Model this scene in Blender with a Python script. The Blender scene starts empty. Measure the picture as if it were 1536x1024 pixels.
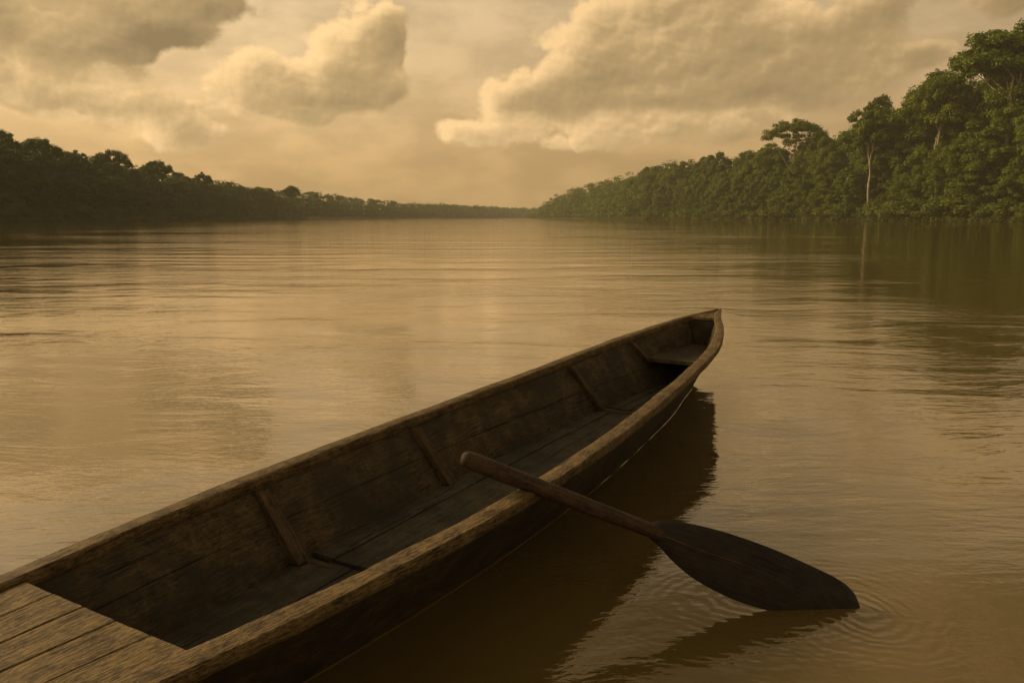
import bpy, math, random
import numpy as np
from mathutils import Vector, Matrix, noise as mnoise

R = math.radians
rng = np.random.default_rng(7)
random.seed(7)
SC = bpy.context.scene
COL = SC.collection

# ------------------------------------------------------------------ helpers
def link(o, parent=None):
    COL.objects.link(o)
    if parent is not None:
        o.parent = parent
    return o

def tag(o, label=None, cat=None, group=None, kind=None):
    if label: o['label'] = label
    if cat: o['category'] = cat
    if group: o['group'] = group
    if kind: o['kind'] = kind
    return o

def empty(name, loc=(0, 0, 0), rz=0.0):
    o = bpy.data.objects.new(name, None)
    o.location = loc
    o.rotation_euler = (0, 0, rz)
    o.empty_display_size = 0.3
    return link(o)

def mesh_obj(name, verts, faces, mat, parent=None, uvs=None, smooth=True, attr=None):
    """verts (n,3); faces list of tuples; uvs per-vertex (n,2)"""
    me = bpy.data.meshes.new(name)
    me.from_pydata([tuple(v) for v in verts], [], [tuple(f) for f in faces])
    if uvs is not None:
        uv = me.uv_layers.new(name='UVMap')
        li = np.empty(len(me.loops), dtype=np.int32)
        me.loops.foreach_get('vertex_index', li)
        uv.data.foreach_set('uv', np.asarray(uvs, dtype=np.float32)[li].ravel())
    if smooth:
        me.polygons.foreach_set('use_smooth', [True] * len(me.polygons))
    me.materials.append(mat)
    me.update()
    return link(bpy.data.objects.new(name, me), parent)

def quads_mesh(name, V, tone, mat):
    """V (n,4,3) loose quads -> mesh (fast); tone (n,) colour variation"""
    n = len(V)
    me = bpy.data.meshes.new(name)
    me.vertices.add(n * 4)
    me.vertices.foreach_set('co', V.reshape(-1).astype(np.float32))
    me.loops.add(n * 4)
    me.loops.foreach_set('vertex_index', np.arange(n * 4, dtype=np.int32))
    me.polygons.add(n)
    me.polygons.foreach_set('loop_start', np.arange(0, n * 4, 4, dtype=np.int32))
    me.polygons.foreach_set('loop_total', np.full(n, 4, dtype=np.int32))
    a = me.attributes.new('tone', 'FLOAT', 'POINT')
    a.data.foreach_set('value', np.repeat(tone, 4).astype(np.float32))
    me.materials.append(mat)
    me.update(calc_edges=True)
    me.validate()
    return me

class NT:
    """tiny node-tree helper"""
    dim = '3D'
    def __init__(s, tree): s.t = tree; s.n = tree.nodes; s.l = tree.links
    def node(s, typ, **kw):
        nd = s.n.new(typ)
        for k, v in kw.items(): setattr(nd, k, v)
        return nd
    def put(s, sock, v):
        if isinstance(v, bpy.types.NodeSocket): s.l.new(v, sock)
        elif v is not None: sock.default_value = v
    def math(s, op, a, b=None, c=None, clamp=False):
        nd = s.node('ShaderNodeMath', operation=op, use_clamp=clamp)
        s.put(nd.inputs[0], a); s.put(nd.inputs[1], b)
        if c is not None: s.put(nd.inputs[2], c)
        return nd.outputs[0]
    def vmath(s, op, a, b=None, c=None):
        nd = s.node('ShaderNodeVectorMath', operation=op)
        s.put(nd.inputs[0], a)
        if op == 'SCALE': s.put(nd.inputs['Scale'], b)
        else: s.put(nd.inputs[1], b)
        if c is not None: s.put(nd.inputs[2], c)
        return nd.outputs['Value'] if op in ('LENGTH', 'DISTANCE', 'DOT_PRODUCT') else nd.outputs[0]
    def noise(s, vec, scale, detail=4, rough=.55, dist=0.0, color=False, lac=2.0):
        nd = s.node('ShaderNodeTexNoise', noise_dimensions=s.dim)
        s.put(nd.inputs['Vector'], vec); s.put(nd.inputs['Scale'], scale)
        s.put(nd.inputs['Detail'], detail); s.put(nd.inputs['Roughness'], rough)
        s.put(nd.inputs['Distortion'], dist); s.put(nd.inputs['Lacunarity'], lac)
        return nd.outputs['Color'] if color else nd.outputs['Fac']
    def rng(s, v, a, b, c=0.0, d=1.0, smooth=True):
        nd = s.node('ShaderNodeMapRange', interpolation_type='SMOOTHSTEP' if smooth else 'LINEAR')
        s.put(nd.inputs['Value'], v)
        s.put(nd.inputs['From Min'], a); s.put(nd.inputs['From Max'], b)
        s.put(nd.inputs['To Min'], c); s.put(nd.inputs['To Max'], d)
        return nd.outputs[0]
    def mix(s, f, a, b, mode='MIX'):
        nd = s.node('ShaderNodeMix', data_type='RGBA', blend_type=mode)
        s.put(nd.inputs[0], f)
        s.put(nd.inputs[6], (*a, 1) if isinstance(a, tuple) and len(a) == 3 else a)
        s.put(nd.inputs[7], (*b, 1) if isinstance(b, tuple) and len(b) == 3 else b)
        return nd.outputs[2]
    def comb(s, x, y, z=0.0):
        nd = s.node('ShaderNodeCombineXYZ')
        s.put(nd.inputs[0], x); s.put(nd.inputs[1], y); s.put(nd.inputs[2], z)
        return nd.outputs[0]
    def sep(s, v):
        nd = s.node('ShaderNodeSeparateXYZ'); s.put(nd.inputs[0], v)
        return nd.outputs[0], nd.outputs[1], nd.outputs[2]
    def bump(s, h, dist, strength=1.0, normal=None):
        nd = s.node('ShaderNodeBump')
        s.put(nd.inputs['Height'], h); s.put(nd.inputs['Distance'], dist)
        s.put(nd.inputs['Strength'], strength)
        if normal is not None: s.put(nd.inputs['Normal'], normal)
        return nd.outputs[0]

def material(name):
    m = bpy.data.materials.new(name)
    m.use_nodes = True
    t = NT(m.node_tree)
    bs = m.node_tree.nodes['Principled BSDF']
    return m, t, bs

# ------------------------------------------------------------------ camera
F_PX = 1150.0; CAM_H = 1.3; PITCH = math.atan(186 / F_PX)
cam = bpy.data.cameras.new('camera')
cam.sensor_width = 36; cam.lens = F_PX / 1536 * 36
cam.clip_end = 20000; cam.clip_start = 0.05
co = link(bpy.data.objects.new('camera', cam))
co.location = (0, 0, CAM_H)
co.rotation_euler = (R(90) - PITCH, 0, 0)
SC.camera = co

def lateral(px, depth):
    """world x that a column of the view has at a given distance"""
    return (px - 768) / F_PX * depth / math.cos(PITCH) * 0.985

# ------------------------------------------------------------------ light
SUN_AZ, SUN_EL = R(-62), R(24)       # azimuth from +Y (view direction), to the left
sun = bpy.data.lights.new('sun', 'SUN')
sun.energy = 2.8; sun.angle = R(10); sun.color = (1.0, .74, .42)
so = link(bpy.data.objects.new('sun', sun))
sd = Vector((math.sin(SUN_AZ) * math.cos(SUN_EL), math.cos(SUN_AZ) * math.cos(SUN_EL), math.sin(SUN_EL)))
so.rotation_euler = sd.to_track_quat('Z', 'Y').to_euler()

# ------------------------------------------------------------------ world: hazy evening sky with cumulus
def sky_blob(px, py, rx, ry, w=1.0):
    return ((px - 768) / F_PX, (326 - py) / F_PX, rx / F_PX, ry / F_PX, w)

CLOUDS = [
    # upper left bank
    sky_blob(30, 30, 120, 68), sky_blob(95, 62, 70, 38), sky_blob(-70, 20, 120, 80),
    sky_blob(205, 78, 100, 46), sky_blob(265, 48, 105, 62), sky_blob(335, 15, 75, 45), sky_blob(372, 22, 45, 28, .7),
    sky_blob(60, 60, 110, 50), sky_blob(230, 85, 90, 34), sky_blob(150, 20, 160, 50),
    # middle cumulus
    sky_blob(412, 143, 52, 36), sky_blob(470, 162, 85, 30), sky_blob(520, 130, 55, 48),
    sky_blob(565, 95, 50, 55), sky_blob(588, 58, 34, 30, .8), sky_blob(600, 150, 40, 34, .5),
    # low soft ones at the left
    sky_blob(115, 150, 95, 34, .75), sky_blob(190, 178, 95, 26, .75), sky_blob(255, 185, 50, 22, .55),
    sky_blob(330, 215, 95, 26, .7), sky_blob(310, 190, 35, 25, .6), sky_blob(30, 195, 90, 20, .4),
    # big bank at the right
    sky_blob(905, 75, 62, 50), sky_blob(850, 125, 70, 42), sky_blob(790, 160, 70, 28, .85),
    sky_blob(720, 205, 75, 22, .8), sky_blob(960, 120, 120, 55), sky_blob(1010, 60, 85, 62),
    sky_blob(1110, 92, 120, 52, .9), sky_blob(1210, 85, 95, 45, .75), sky_blob(1120, 140, 150, 36),
    sky_blob(970, 165, 140, 20), sky_blob(1330, 20, 120, 30, .45), sky_blob(1290, 140, 130, 30, .35),
    sky_blob(930, 0, 150, 20, .8), sky_blob(1130, -22, 240, 26, .75), sky_blob(870, 210, 160, 22, .6), sky_blob(1050, 205, 160, 26, .4),
    sky_blob(1395, 55, 38, 30, .6), sky_blob(1500, 20, 90, 40, .5),
    # clouds above and beside the picture (seen in the water and lighting)
    sky_blob(250, -260, 260, 110, .9), sky_blob(700, -180, 170, 50, .6), sky_blob(1000, -330, 300, 120, .9),
    sky_blob(1500, -200, 280, 110, 1), sky_blob(-400, -100, 260, 120, 1), sky_blob(1950, 20, 260, 150, 1),
    sky_blob(500, -560, 400, 110, .9),
]

LDIR = (-.62, .78, 0)
def cloud_detail():
    """fine cumulus relief: fractal noise plus rounded puffs"""
    g = bpy.data.node_groups.new('cloud_detail', 'ShaderNodeTree')
    g.interface.new_socket('P', in_out='INPUT', socket_type='NodeSocketVector')
    g.interface.new_socket('H', in_out='OUTPUT', socket_type='NodeSocketFloat')
    t = NT(g); t.dim = '2D'
    gi = t.node('NodeGroupInput'); go = t.node('NodeGroupOutput')
    P = gi.outputs[0]
    w2 = t.vmath('SUBTRACT', t.noise(P, 30.0, 2, .5, color=True), (.5, .5, .5))
    Pw = t.vmath('ADD', P, t.vmath('SCALE', w2, .030))
    n1 = t.noise(t.vmath('MULTIPLY', P, (1, 1.3, 1)), 14.0, 7, .56)
    h = t.math('MULTIPLY', t.math('SUBTRACT', n1, .5), .80)
    for sc, am in ((13.0, .30), (29.0, .15)):
        vo = t.node('ShaderNodeTexVoronoi', feature='F1', voronoi_dimensions='2D')
        t.put(vo.inputs['Vector'], t.vmath('MULTIPLY', Pw, (1, 1.25, 1)))
        vo.inputs['Scale'].default_value = sc
        d = vo.outputs['Distance']
        h = t.math('MULTIPLY_ADD', t.math('SUBTRACT', .30, t.math('MULTIPLY', d, d)), am, h)
    t.l.new(h, go.inputs[0])
    return g
def cloud_group():
    g = bpy.data.node_groups.new('cloud_field', 'ShaderNodeTree')
    g.interface.new_socket('P', in_out='INPUT', socket_type='NodeSocketVector')
    g.interface.new_socket('D', in_out='OUTPUT', socket_type='NodeSocketFloat')
    g.interface.new_socket('L', in_out='OUTPUT', socket_type='NodeSocketFloat')
    t = NT(g); t.dim = '2D'
    gi = t.node('NodeGroupInput'); go = t.node('NodeGroupOutput')
    P = gi.outputs[0]
    w1 = t.vmath('SUBTRACT', t.noise(P, 10.0, 2, .5, color=True), (.5, .5, .5))
    Pw = t.vmath('ADD', P, t.vmath('SCALE', w1, .036))
    T = None; W = 0.0; E = 0.02
    for (cx, cy, rx, ry, w) in CLOUDS:
        q = t.vmath('MULTIPLY_ADD', Pw, (1 / rx, 1 / ry, 0), (-cx / rx, -cy / ry, 0))
        e = t.math('POWER', math.exp(-.95), t.vmath('DOT_PRODUCT', q, q))
        k = t.math('MULTIPLY_ADD', e, -w, 1.0)
        T = k if T is None else t.math('MULTIPLY', T, k)
        W = t.math('MULTIPLY_ADD', t.vmath('DOT_PRODUCT', q, LDIR), e, W)
        E = t.math('ADD', e, E)
    t.l.new(t.math('SUBTRACT', 1.0, T), go.inputs[0])
    t.l.new(t.math('DIVIDE', W, E), go.inputs[1])
    return g

def build_world():
    w = bpy.data.worlds.new('World'); SC.world = w; w.use_nodes = True
    t = NT(w.node_tree); t.dim = '2D'
    bg = w.node_tree.nodes['Background']
    tc = t.node('ShaderNodeTexCoord').outputs['Generated']
    x, y, z = t.sep(t.vmath('NORMALIZE', tc))
    az = t.math('ARCTAN2', x, y)
    el = t.math('ARCSINE', z)
    elp = t.math('MAXIMUM', el, 0.0)
    P = t.comb(az, el, 0.0)
    gn = t.node('ShaderNodeGroup'); gn.node_tree = cloud_group(); t.put(gn.inputs[0], P)
    acc, sph = gn.outputs[0], gn.outputs[1]
    gd = cloud_detail()
    def det(v):
        nd = t.node('ShaderNodeGroup'); nd.node_tree = gd; t.put(nd.inputs[0], v)
        return nd.outputs[0]
    h0 = det(P); h1 = det(t.vmath('ADD', P, (LDIR[0] * .007, LDIR[1] * .007, 0)))
    D0 = t.math('ADD', acc, h0)
    # clear(ish) sky: Nishita with warm haze over it
    sky = t.node('ShaderNodeTexSky', sky_type='NISHITA')
    sky.sun_disc = False; sky.sun_elevation = SUN_EL; sky.sun_rotation = SUN_AZ
    sky.air_density = 1.5; sky.dust_density = 6; sky.ozone_density = 1
    nis = t.vmath('SCALE', sky.outputs[0], .10)
    ramp = t.node('ShaderNodeValToRGB')
    cr = ramp.color_ramp
    pts = [(0.0, (.52, .315, .120)), (.08, (.63, .392, .165)), (.17, (.68, .455, .208)), (.3, (.48, .34, .155)), (.6, (.22, .16, .075)), (1, (.18, .135, .070))]
    cr.elements[0].position = pts[0][0]; cr.elements[0].color = (*pts[0][1], 1)
    cr.elements[1].position = pts[-1][0]; cr.elements[1].color = (*pts[-1][1], 1)
    for p, c in pts[1:-1]:
        e = cr.elements.new(p); e.color = (*c, 1)
    t.put(ramp.inputs[0], t.math('DIVIDE', elp, 1.4))
    # brighter and yellower towards the sun at the left
    side = t.rng(az, -.75, .75, 1.14, .72)
    haze = t.vmath('SCALE', ramp.outputs[0], side)
    clear = t.mix(.18, haze, nis)
    # thin high veil
    veil = t.noise(t.vmath('MULTIPLY', P, (1, 2.3, 1)), 8.0, 6, .58)
    clear = t.vmath('SCALE', clear, t.rng(veil, .32, .70, .86, 1.10))
    # cloud mask and shading
    mask = t.rng(D0, .38, .58)
    lowfade = t.rng(el, .02, .10, .55, 1.0)
    mask = t.math('MULTIPLY', mask, lowfade)
    thick = t.rng(D0, .40, 1.15)
    big = t.noise(t.vmath('MULTIPLY', P, (1, 1.5, 1)), 7.0, 2, .5)
    shade = t.math('MULTIPLY_ADD', sph, .44, .62)
    shade = t.math('ADD', shade, t.rng(el, .06, .18, .20, 0.0))
    shade = t.math('SUBTRACT', shade, t.math('MULTIPLY', thick, .26))
    shade = t.math('MULTIPLY_ADD', t.math('SUBTRACT', h0, h1), 1.0, shade)
    shade = t.math('MULTIPLY_ADD', t.math('SUBTRACT', big, .5), .45, shade)
    crc = t.node('ShaderNodeValToRGB')
    c2 = crc.color_ramp
    c2.elements[0].position = 0.0; c2.elements[0].color = (.235, .166, .080, 1)
    c2.elements[1].position = .85; c2.elements[1].color = (.92, .610, .290, 1)
    e = c2.elements.new(.45); e.color = (.47, .320, .148, 1)
    t.put(crc.inputs[0], shade)
    cloud = t.vmath('SCALE', crc.outputs[0], t.math('MULTIPLY', t.rng(az, -.75, .75, 1.10, .74), t.rng(el, .26, .60, 1.0, .55)))
    col = t.mix(mask, clear, cloud)
    # below the horizon: dull ground colour
    col = t.mix(t.rng(el, -.03, -.002), (.10, .075, .03), col)
    t.put(bg.inputs['Color'], col)
    bg.inputs['Strength'].default_value = 1.12
    w.cycles.sampling_method = 'MANUAL'; w.cycles.sample_map_resolution = 512
build_world()

# ------------------------------------------------------------------ materials
def wood(name, dark, light, grain=1.0, wear=.5, rough=.75, blotch=None, bumpd=.004, gscale=1.0):
    m, t, bs = material(name)
    uv = t.node('ShaderNodeTexCoord').outputs['UV']
    oc = t.node('ShaderNodeTexCoord').outputs['Object']
    wob = t.vmath('SUBTRACT', t.noise(uv, 3.0, 3, color=True), (.5, .5, .5))
    u2 = t.vmath('ADD', uv, t.vmath('MULTIPLY', wob, (.02, .03, 0)))
    long_ = t.noise(t.vmath('MULTIPLY', u2, (9 * gscale, 110 * gscale, 1)), 1.0, 5, .6)
    fine = t.noise(t.vmath('MULTIPLY', u2, (50 * gscale, 230 * gscale, 1)), 1.0, 4, .65)
    blot = t.noise(oc, 3.5, 5, .6, .4)
    blot2 = t.noise(oc, 16.0, 5, .65)
    crack = t.noise(t.vmath('MULTIPLY', u2, (1.6 * gscale, 42 * gscale, 1)), 1.0, 2, .4)
    ck = t.math('ABSOLUTE', t.math('SUBTRACT', crack, .5))
    ckm = t.rng(ck, 0.0, .012, 1.0, 0.0)
    gate = t.rng(t.noise(t.vmath('MULTIPLY', uv, (2.5, 9, 1)), 1.0, 2), .48, .62)
    ckm = t.math('MULTIPLY', ckm, gate)
    f = t.math('ADD', t.math('MULTIPLY', long_, .4), t.math('MULTIPLY', fine, .6))
    f = t.rng(f, .41, .60)
    f = t.math('ADD', t.math('MULTIPLY', f, .75 * grain), t.math('MULTIPLY', t.math('SUBTRACT', t.rng(blot2, .3, .7), .25), .5), clamp=True)
    col = t.mix(f, dark, light)
    if blotch:
        col = t.mix(t.math('MULTIPLY', t.rng(blot, .42, .66), .85), col, blotch)
    col = t.mix(t.math('MULTIPLY', ckm, .85), col, (.006, .004, .002))
    t.put(bs.inputs['Base Color'], col)
    t.put(bs.inputs['Roughness'], t.rng(fine, .3, .7, rough - .12, rough + .12))
    bs.inputs['Specular IOR Level'].default_value = .3
    h = t.math('ADD', t.math('MULTIPLY', long_, .7), t.math('MULTIPLY', fine, .8))
    h = t.math('ADD', h, t.math('MULTIPLY', blot2, .9))
    h = t.math('SUBTRACT', h, t.math('MULTIPLY', ckm, .9))
    t.put(bs.inputs['Normal'], t.bump(h, bumpd, .9))
    return m

M_RAIL = wood('worn_rail_wood', (.028, .017, .007), (.255, .170, .066), 1.0, rough=.70, bumpd=.008)
M_HULL = wood('dark_hull_wood', (.015, .012, .006), (.105, .076, .035), 1.0, rough=.72, blotch=(.020, .016, .010), bumpd=.005)
M_INNER = wood('stained_shaded_inner_wood', (.028, .021, .010), (.148, .103, .046), .9, rough=.8, blotch=(.036, .031, .018), bumpd=.004)  # base colour darkened to stand in for shade inside the hull; blotches are stain
M_FLOOR = wood('damp_shaded_floor_wood', (.022, .020, .012), (.130, .104, .056), 1.0, rough=.66, blotch=(.032, .030, .020), bumpd=.006)  # interior shade is put into this base colour too, besides the damp
M_RIB = wood('rib_wood', (.026, .017, .008), (.14, .090, .040), 1.0, rough=.75)
M_DECK = wood('sun_bleached_deck_wood', (.035, .022, .009), (.280, .190, .072), 1.1, rough=.72, bumpd=.010, gscale=.9)
M_SHAFT = wood('paddle_shaft_wood', (.016, .009, .005), (.085, .048, .024), 1.1, rough=.68, bumpd=.003, gscale=1.3)
M_BLADE = wood('charred_blade_wood', (.007, .006, .005), (.034, .026, .018), 1.0, rough=.70, bumpd=.003, gscale=1.2)

def bark_mat(name, a, b):
    m, t, bs = material(name)
    oc = t.node('ShaderNodeTexCoord').outputs['Object']
    n = t.noise(t.vmath('MULTIPLY', oc, (1.5, 1.5, .35)), 1.6, 5, .6)
    t.put(bs.inputs['Base Color'], t.mix(t.rng(n, .35, .65), a, b))
    bs.inputs['Roughness'].default_value = .9
    t.put(bs.inputs['Normal'], t.bump(n, .1, .6))
    return m
M_BARK = bark_mat('dark_bark', (.05, .038, .022), (.12, .095, .06))
M_PALE = bark_mat('pale_bark', (.26, .21, .14), (.52, .44, .31))

def leaf_mat(name, dark, mid, light):
    m, t, bs = material(name)
    at = t.node('ShaderNodeAttribute', attribute_name='tone').outputs['Fac']
    oi = t.node('ShaderNodeObjectInfo').outputs['Random']
    oc = t.node('ShaderNodeTexCoord').outputs['Object']
    n = t.noise(oc, .22, 3, .55)
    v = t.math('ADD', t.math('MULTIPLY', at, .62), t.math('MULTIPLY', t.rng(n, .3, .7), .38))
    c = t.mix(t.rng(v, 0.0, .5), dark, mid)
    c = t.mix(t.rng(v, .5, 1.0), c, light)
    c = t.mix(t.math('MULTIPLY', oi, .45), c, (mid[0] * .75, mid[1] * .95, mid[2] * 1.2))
    bs2 = bs
    t.put(bs2.inputs['Base Color'], c)
    bs2.inputs['Roughness'].default_value = .6
    bs2.inputs['Specular IOR Level'].default_value = .25
    tr = t.node('ShaderNodeBsdfTranslucent')
    t.put(tr.inputs['Color'], t.mix(.5, c, (.12, .12, .012)))
    mx = t.node('ShaderNodeMixShader'); mx.inputs[0].default_value = .28
    t.l.new(bs2.outputs[0], mx.inputs[1]); t.l.new(tr.outputs[0], mx.inputs[2])
    out = [n for n in m.node_tree.nodes if n.type == 'OUTPUT_MATERIAL'][0]
    t.l.new(mx.outputs[0], out.inputs['Surface'])
    return m
M_LEAF = leaf_mat('forest_leaves', (.050, .076, .005), (.148, .196, .008), (.300, .330, .012))
M_LEAF_B = leaf_mat('bank_leaves', (.060, .080, .006), (.140, .175, .010), (.260, .270, .018))
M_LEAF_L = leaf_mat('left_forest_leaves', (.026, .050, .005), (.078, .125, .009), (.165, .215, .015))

# ------------------------------------------------------------------ banks and ground
# bank line: (depth y, lateral x, canopy height) ; from the photo's far and near shore
RB = [(-260, 195, 46), (60, 165, 48), (150, 152, 50), (213, 142, 50), (300, 126, 42), (420, 104, 36), (640, 74, 31), (850, 48, 25), (950, 30, 20), (1010, 14, 12), (1020, 60, 16)]
LB = [(-260, -170, 26), (60, -150, 27), (210, -143, 27), (330, -155, 25), (520, -166, 22), (720, -160, 21), (950, -139, 21), (1350, -80, 22), (1700, 26, 24), (1900, 150, 24), (2050, 420, 24)]
def bank_x(B, y):
    return float(np.interp(y, [b[0] for b in B if True], [b[1] for b in B]))
RBy = np.array([b[0] for b in RB[:-1]]); RBx = np.array([b[1] for b in RB[:-1]]); RBh = np.array([b[2] for b in RB[:-1]])
LBy = np.array([b[0] for b in LB]); LBx = np.array([b[1] for b in LB]); LBh = np.array([b[2] for b in LB])
def wig(y, seed):
    return 3.5 * mnoise.noise(Vector((y * .021, seed, 0))) + 1.6 * mnoise.noise(Vector((y * .083, seed, 3)))
def right_x(y): return float(np.interp(y, RBy, RBx)) + wig(y, 1.3)
def left_x(y): return float(np.interp(y, LBy, LBx)) + wig(y, 7.7)
RISE_R = 18.0; RISE_L = 4.0
def sstep(a, b, v):
    t = max(0.0, min(1.0, (v - a) / (b - a))); return t * t * (3 - 2 * t)
def ground_z(x, y):
    """height of the land; below zero in the river"""
    zr = -2.0
    if y < 1016:
        o = x - right_x(y)
        o = min(o, (1016 - y) * .6)
        if o > -6: zr = -2 + 2.5 * sstep(-6, 1.5, o) + RISE_R * sstep(3, 45, o) * min(1.0, (1050 - y) / 500.0 if y > 550 else 1.0)
    zl = -2.0
    o = left_x(y) - x
    if y > 1350: o *= .6
    if o > -6: zl = -2 + 2.5 * sstep(-6, 1.5, o) + RISE_L * sstep(3, 60, o)
    return max(zr, zl)

def build_ground():
    m, t, bs = material('bank_soil')
    oc = t.node('ShaderNodeTexCoord').outputs['Object']
    n = t.noise(oc, .35, 6, .6); n2 = t.noise(oc, 3.0, 4, .6)
    c = t.mix(t.rng(n, .35, .65), (.10, .072, .035), (.045, .05, .018))
    c = t.mix(t.math('MULTIPLY', n2, .5), c, (.16, .115, .06))
    t.put(bs.inputs['Base Color'], c); bs.inputs['Roughness'].default_value = .95
    t.put(bs.inputs['Normal'], t.bump(n2, .3, .6))
    def axis(lo, hi, fine_lo, fine_hi, fs, cs):
        a = list(np.arange(lo, fine_lo, cs)) + list(np.arange(fine_lo, fine_hi, fs)) + list(np.arange(fine_hi, hi + cs, cs))
        return np.array(a)
    xs = axis(-700, 700, -190, 200, 3.0, 25); ys = axis(-260, 2250, 100, 1040, 8, 30)
    V = []; 
    for yy in ys:
        for xx in xs:
            V.append((xx, yy, ground_z(xx, yy)))
    nx = len(xs); F = []
    for j in range(len(ys) - 1):
        for i in range(nx - 1):
            a = j * nx + i
            F.append((a, a + 1, a + nx + 1, a + nx))
    o = mesh_obj('ground', V, F, m)
    tag(o, kind='structure')
build_ground()

# ------------------------------------------------------------------ canoe geometry (local frame: x right, y towards the bow tip, z up)
TIP = Vector((1.7247, 6.3390, 0.0)); AXIS = R(30)
canoe = empty('canoe', (TIP.x, TIP.y, 0), -AXIS)
tag(canoe, 'long narrow weathered wooden dugout canoe floating on the brown river', 'canoe')
def cw(u, s, z):
    """canoe (u across, s back from the tip) to world"""
    return Vector((TIP.x + u * math.cos(AXIS) - s * math.sin(AXIS), TIP.y - u * math.sin(AXIS) - s * math.cos(AXIS), z))
def tab(pairs):
    X = np.array([p[0] for p in pairs]); Y = np.array([p[1] for p in pairs])
    # monotone-ish cubic through the table
    m = np.gradient(Y, X)
    def f(s):
        s = min(max(s, X[0]), X[-1]); i = int(min(np.searchsorted(X, s, 'right') - 1, len(X) - 2)); i = max(i, 0)
        h = X[i + 1] - X[i]; t = (s - X[i]) / h
        return float((2*t**3-3*t**2+1)*Y[i] + (t**3-2*t**2+t)*h*m[i] + (-2*t**3+3*t**2)*Y[i+1] + (t**3-t**2)*h*m[i+1])
    return f
LEN = 7.1
f_b = tab([(0, .022), (.15, .076), (.3, .133), (.5, .196), (.62, .229), (.76, .262), (1.04, .322), (1.3, .366), (1.69, .405), (2.1, .435), (2.6, .464), (3.1, .488), (3.6, .502), (4.1, .503), (4.6, .485), (5.0, .452), (5.4, .402), (5.9, .335), (6.4, .24), (6.8, .14), (7.1, .03)])
f_k = tab([(0, .295), (.04, .225), (.15, .165), (.34, .086), (.5, .025), (.7, -.03), (1.0, -.07), (1.5, -.10), (5.6, -.10), (6.2, -.05), (6.7, .07), (7.0, .2), (7.1, .28)])
f_ub = tab([(0, .006), (.7, .008), (1.0, .02), (1.6, .08), (2.2, .112), (2.8, .138), (3.6, .138), (4.4, .118), (5.0, .09), (5.8, .05), (6.4, .02), (7.1, .006)])
f_c = tab([(0, -.003), (.15, -.020), (.3, -.034), (.5, -.033), (.76, -.022), (1.04, -.014), (1.3, -.008), (1.9, 0), (4.4, 0), (5.0, -.02), (5.5, -.045), (6.2, -.07), (7.1, -.10)])
def f_z(s): return .362 + .188 * math.exp(-s / 2.0) + (.13 * max(0, (s - 5.6) / 1.5) ** 2)
def outer_u(s, z):
    zk, zt = f_k(s), f_z(s) - .02
    t = max(0.0, min(1.0, (z - zk) / (zt - zk)))
    return f_ub(s) + (f_b(s) - .020 - f_ub(s)) * t ** 1.05
def stations(a, b, n): return [a + (b - a) * i / (n - 1) for i in range(n)]

def loft(name, secs, mat, closed=False, caps=True, parent=None, jitter=0.0, jf=9.0, uoff=0.0):
    """secs: list of (s, [(u,z)...]); lofted along s with metre UVs"""
    V = []; UV = []; F = []
    k = len(secs[0][1])
    for (s, pts) in secs:
        acc = 0.0; prev = None
        for (u, z) in pts:
            if prev is not None: acc += math.hypot(u - prev[0], z - prev[1])
            prev = (u, z)
            p = Vector((u, -s, z))
            if jitter:
                nv = mnoise.noise_vector(Vector((u * jf * 2, s * jf * .45 + uoff * 7, z * jf * 2)))
                nv2 = mnoise.noise_vector(Vector((u * jf * 6, s * jf * 2.2 + uoff * 7, z * jf * 6)))
                p += Vector((nv.x, 0, nv.z)) * jitter + Vector((nv2.x, 0, nv2.z)) * jitter * .35
            V.append(p); UV.append((s + uoff * 3.1, acc + uoff))
    n = len(secs)
    for i in range(n - 1):
        for j in range(k - 1 if not closed else k):
            a = i * k + j; b = i * k + (j + 1) % k
            F.append((a, b, b + k, a + k))
    if closed and caps:
        F.append(tuple(range(k))); F.append(tuple(reversed(range((n - 1) * k, n * k))))
    return V, UV, F

def merge(parts):
    V = []; UV = []; F = []
    for (v, uv, f) in parts:
        o = len(V); V += list(v); UV += list(uv); F += [tuple(i + o for i in q) for q in f]
    return V, UV, F

def finish(name, parts, mat, parent, smooth=True, autosm=35, bevel=0):
    V, UV, F = merge(parts)
    o = mesh_obj(name, V, F, mat, parent, UV, smooth)
    if bevel:
        b = o.modifiers.new('bevel', 'BEVEL'); b.width = bevel; b.segments = 2; b.limit_method = 'ANGLE'; b.angle_limit = R(40)
    if smooth and autosm:
        # sharp edges by angle so profiles keep crisp arrises
        me = o.data
        import bmesh
        bm = bmesh.new(); bm.from_mesh(me)
        bmesh.ops.recalc_face_normals(bm, faces=bm.faces[:])
        for e in bm.edges:
            if len(e.link_faces) == 2 and e.calc_face_angle(0) > R(autosm): e.smooth = False
        bm.to_mesh(me); bm.free()
    return o

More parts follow.
